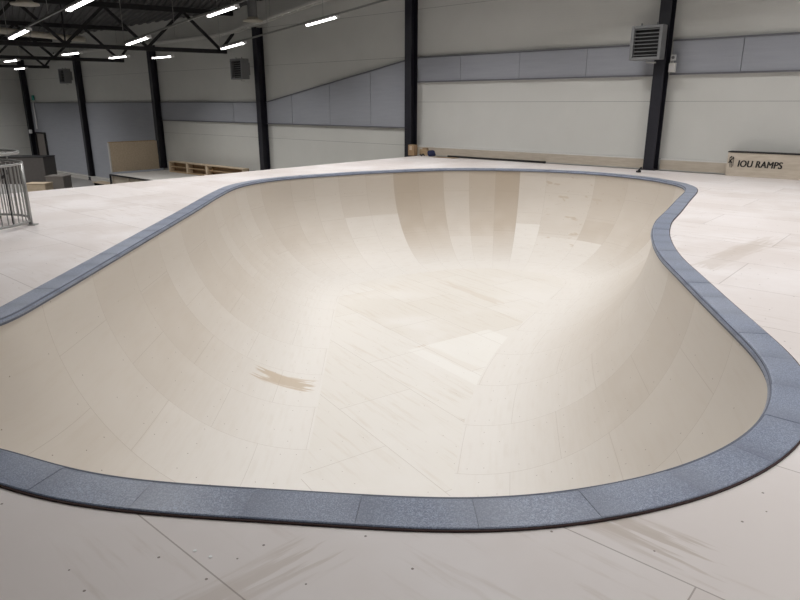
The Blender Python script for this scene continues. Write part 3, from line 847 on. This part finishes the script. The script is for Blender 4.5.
# ---------------------------------------------------------------- trusses
tl = ['nearest dark roof truss, ending left of the third column', 'second dark roof truss, partly behind the nearest one', 'farthest dark roof truss in the left corner']
for i, E in enumerate(TRUSS_END):
    ang = math.atan2(TD.y, TD.x)
    t = thing('roof_truss', tl[i], 'roof truss', (E.x, E.y, 4.1), ang, 'dark steel roof trusses')
    L = 24.0; zt_ = 1.64
    MB().box((-L/2, 0, 0), (L, .16, .17)).build('bottom_chord', M_truss, t)
    MB().box((-L/2+1.1, 0, zt_), (L+2.2, .18, .2)).build('top_chord', M_truss, t)
    # panel points measured from the wall end: bottom nodes at -.25, -3.35, -6.55..., top nodes half-way
    bn = [-.25-3.2*k for k in range(8)]; tn_ = [1.0]+[-1.85-3.2*k for k in range(7)]
    for k in range(8):
        MB().bar((bn[k], 0, .05), (tn_[k], 0, zt_-.05), .13, .12).build('diagonal', M_truss, t)
        if k < 7: MB().bar((bn[k], 0, .05), (tn_[k+1], 0, zt_-.05), .13, .12).build('diagonal', M_truss, t)
    for k in (2, 4, 6): MB().bar((bn[k], 0, .05), (bn[k]+.02, 0, zt_-.05), .06, .06).build('vertical', M_truss, t)

# ---------------------------------------------------------------- hanging ceiling lamps
VD = Vector((-0.7404, 0.6658, -0.0922)).normalized()          # away from the camera, falling with the roof
def lamp_parts(t, L=1.5):
    MB().box((0, 0, .055), (L+.06, .16, .05)).build('housing', M_white, t, bevel=.006)
    MB().tube([(-L/2, -.035, .01), (L/2, -.035, .01)], .019, 10).tube([(-L/2, .035, .01), (L/2, .035, .01)], .019, 10).build('tube', M_tube, t)
    MB().box((-L/2-.02, 0, .012), (.03, .17, .06)).box((L/2+.02, 0, .012), (.03, .17, .06)).build('end_cap', M_white, t)
LIGHT = bpy.data.lights.new('tube_light', 'AREA'); LIGHT.shape = 'RECTANGLE'; LIGHT.size = 1.5; LIGHT.size_y = .18
LIGHT.energy = LAMP_POWER; LIGHT.color = (1, .985, .97); LIGHT.spread = LAMP_SPREAD
proto = None
def place_lamp(P, d, label, flat=False):
    """P = centre of the tube"""
    global proto
    d = d.normalized(); rz = math.atan2(-d.y, -d.x); ry = math.asin(d.z) if not flat else 0
    if proto is None:
        t = thing('hanging_tube_lamp', label, 'ceiling lamp', P, rz, 'hanging tube lamps'); lamp_parts(t)
        proto = t
        l = bpy.data.objects.new('tube_glow', LIGHT); C.objects.link(l); l.parent = t; l.location = (0, 0, -.03)
    else: t = dup(proto, P, rz, label)
    t.rotation_euler = (0, ry, rz)
    return t
def rowpt(base, k): return base + VD*k
baseA, baseB, baseD = Vector((-11.36, 20.6, 1.8+1.98)), Vector((-5.39, 21.15, 1.8+2.67)), Vector((-2.62, 23.27, 1.8+2.64))
baseB0 = Vector((-8.89, 23.35, 1.8+2.03)); baseC = Vector((-6.4, 26.36, 1.8+2.12))
SPC = 4.55
place_lamp(baseA, VD, 'lit tube lamp at the left edge, lower one of the leftmost sloping row')
place_lamp(baseA-VD*SPC*.98, VD, 'lit tube lamp cut by the top edge, upper one of the leftmost sloping row')
place_lamp(baseB0, VD, 'lit tube lamp in front of the nearest truss, lower one of the middle row')
place_lamp(baseB, VD, 'lit tube lamp above the nearest truss, upper one of the middle row')
place_lamp(baseC, VD, 'lit tube lamp at the wall end of the nearest truss')
place_lamp(baseD, VD, 'lit tube lamp hanging alone before the wall, right of the third column')
HD = Vector((-0.757, .653, 0))
LIT = 1.85
for (x, y, zz, lb) in ((72, 54.2, 2.1, 'small lit tube lamp over the second column from the left corner'), (163, 57.6, 2.1, 'small lit tube lamp over the column by the plywood panel'),
                   (119, 57.6, 2.1, 'dim small tube lamp left of the column by the plywood panel'), (12, 61.3, 2.1, 'small lit tube lamp at the left edge under the trusses'),
                   (21, 69, 2.1, 'tiny lit tube lamp over the far left corner column')):
    q = gp(x, y, 1.8+zz-.22); place_lamp(q, HD, lb, True)
# the rows carried on out of view, with lamps added to light the hall
nrm = Vector((VD.x, VD.y)).normalized(); perp = Vector((-nrm.y, nrm.x))    # away from the wall, to the left/near side
if perp.dot(WN) > 0: perp = -perp
OFFK = range(1, 6)
for row, base in (('first', baseD), ('second', baseB), ('third', baseB+Vector((perp.x, perp.y, 0))*4.0), ('fourth', baseB+Vector((perp.x, perp.y, 0))*8.0)):
    for k in OFFK:
        if row == 'first' and k == 5: continue
        P = base-VD*SPC*k
        x_, y_ = proj(P)
        d_ = P.y*cP-(P.z-1.8)*sP
        if d_ > 0 and -10 < x_ < 810 and y_ > -6: continue
        place_lamp(P, VD, 'added unseen tube lamp overhead, number %s of the %s row from the wall' % (['one','two','three','four','five','six'][k-1], row))
for s_, n_, lb in ((-42, -4.6, 'far left hall, nearest the corner'), (-38.5, -5.6, 'far left hall, second from the corner'), (-35, -6.7, 'far left hall, third from the corner'),
                   (-30.5, -7.8, 'far left hall, fourth from the corner'), (-25.5, -9.4, 'far left hall, fifth from the corner'), (-40, -12, 'left hall, second row by the corner'), (-33, -12, 'left hall, second row, middle'), (-36.8, -8.6, 'left hall, between the two rows by the corner'), (-32.2, -9.8, 'left hall, between the two rows, middle'), (-27.5, -11.2, 'left hall, between the two rows, near end'), (-42.3, -8.2, 'left hall, beside the corner wall')):
    place_lamp(W(s_, n_, 3.75), HD, 'added unseen tube lamp over the '+lb, True)  # unseen extra lamps, added to brighten the walls on the left
# rails the lamps hang on, with drop wires
def lrail(A, B, label):
    t = thing('lamp_rail', label, 'lamp rail', A, 0, 'rails carrying the lamps')
    v = B-A; up = Vector((0, 0, .115))
    MB().bar(up, v+up, .05, .05).build('rail', M_galv, t)
    n = max(1, int(v.length/2.6))
    for k in range(n+1):
        p_ = v*(k/n)+up; w_ = A+p_
        zt_ = roofz(w_.x, w_.y)-w_.z+up.z
        MB().tube([p_, Vector((p_.x, p_.y, p_.z+max(.1, zt_-.1)))], .008, 6).build('drop_wire', M_galv, t)
lrail(baseA+VD*1, baseA-VD*9, 'leftmost sloping grey rail carrying two lamps')
lrail(baseB0+VD*1, baseB0+(baseB-baseB0)*2.4, 'middle sloping grey rail crossing the nearest truss')
lrail(baseC+VD*.9, baseC+(baseD-baseC)*2.2, 'thin dark sloping rail in front of the wall right of the third column')

# cable tray along the wall
tp = [W(-40, -.14, 4.80), W(-25.7, -.14, 4.80), W(-21.2, -.14, 4.82), W(-18.84, -.24, 4.93), W(-13.19, -.24, 5.66), W(-8, -.24, 6.35)]
t = thing('cable_tray', 'pale metal cable tray climbing along the top of the wall past the third column', 'cable tray', tp[0], 0)
for off in (-.13, .13):
    m = MB()
    for i in range(len(tp)-1):
        o_ = Vector((WN.x*off, WN.y*off, 0)); m.bar(tp[i]-tp[0]+o_, tp[i+1]-tp[0]+o_, .04, .09)
    m.build('side_rail', M_alu, t)
m = MB()
for i in range(len(tp)-1):
    L = (tp[i+1]-tp[i]).length; n = int(L/.45)
    for k in range(n):
        c_ = tp[i].lerp(tp[i+1], (k+.5)/n)-tp[0]; o_ = Vector((WN.x*.13, WN.y*.13, 0)); m.bar(c_-o_, c_+o_, .03, .02)
m.build('rungs', M_alu, t)
m = MB()
for s_ in (-36, -30, -24, -16.5, -11.5):
    k = [i for i in range(len(tp)-1) if True]
    # height of the tray at s_
    ss = [-40, -25.7, -21.2, -18.84, -13.19, -8]; zz = [4.80, 4.80, 4.82, 4.93, 5.66, 6.35]
    for i in range(5):
        if ss[i] <= s_ <= ss[i+1]: z_ = zz[i]+(zz[i+1]-zz[i])*(s_-ss[i])/(ss[i+1]-ss[i])
    P = W(s_, -.24, z_)-tp[0]; Q = W(s_, -.24); m.bar(P, (P.x, P.y, roofz(Q.x, Q.y)-tp[0].z-.02), .02)
m.build('hanger', M_galv, t)

# round ventilation duct and roof ventilators
A, B = gp(-40, 26, 1.8+2.9), gp(84, 39.5, 1.8+2.9)
t = thing('ventilation_duct', 'long cream round duct under the roof behind the nearest truss', 'duct', A, 0)
MB().tube([(0,0,0), B-A], .13, 16).build('pipe', M_beige, t, smooth=True)
MB().tube([(B-A)*.5, (B-A)*.505], .16, 16).build('joint_ring', M_galv, t); MB().tube([(B-A)*.8, (B-A)*.805], .16, 16).build('joint_ring', M_galv, t)
for (x, y, z_, lb) in ((25, 5, 1.8+3.0, 'round cream ceiling ventilator at the top left corner'), (251, 21.5, 1.8+3.15, 'round cream ceiling ventilator above the third column from the right')):
    q = gp(x, y, z_)
    if x > 200:
        r_, u_ = (253-400)/640, (300-21.5)/640; d_ = Vector((r_, cP+u_*sP, -sP+u_*cP))
        t_ = (-.75+OX*WN.x+OY*WN.y)/(d_.x*WN.x+d_.y*WN.y); q = d_*t_+Vector((0, 0, 1.8))
    t = thing('ceiling_ventilator', lb, 'ventilator', q, 0, 'round ceiling ventilators')
    MB().disc((0,0,0), .42, .05, 32).build('round_plate', M_beige, t); MB().disc((0,0,.05), .30, .12, 24, .2).build('cone', M_beige, t)
    MB().disc((0,0,.17), .2, max(.2, roofz(q.x, q.y)-q.z-.19), 24).build('vertical_pipe', M_heat, t, smooth=False)
print('lamps', sum(1 for o in bpy.data.objects if o.name.startswith('hanging_tube_lamp')), 'per', per)
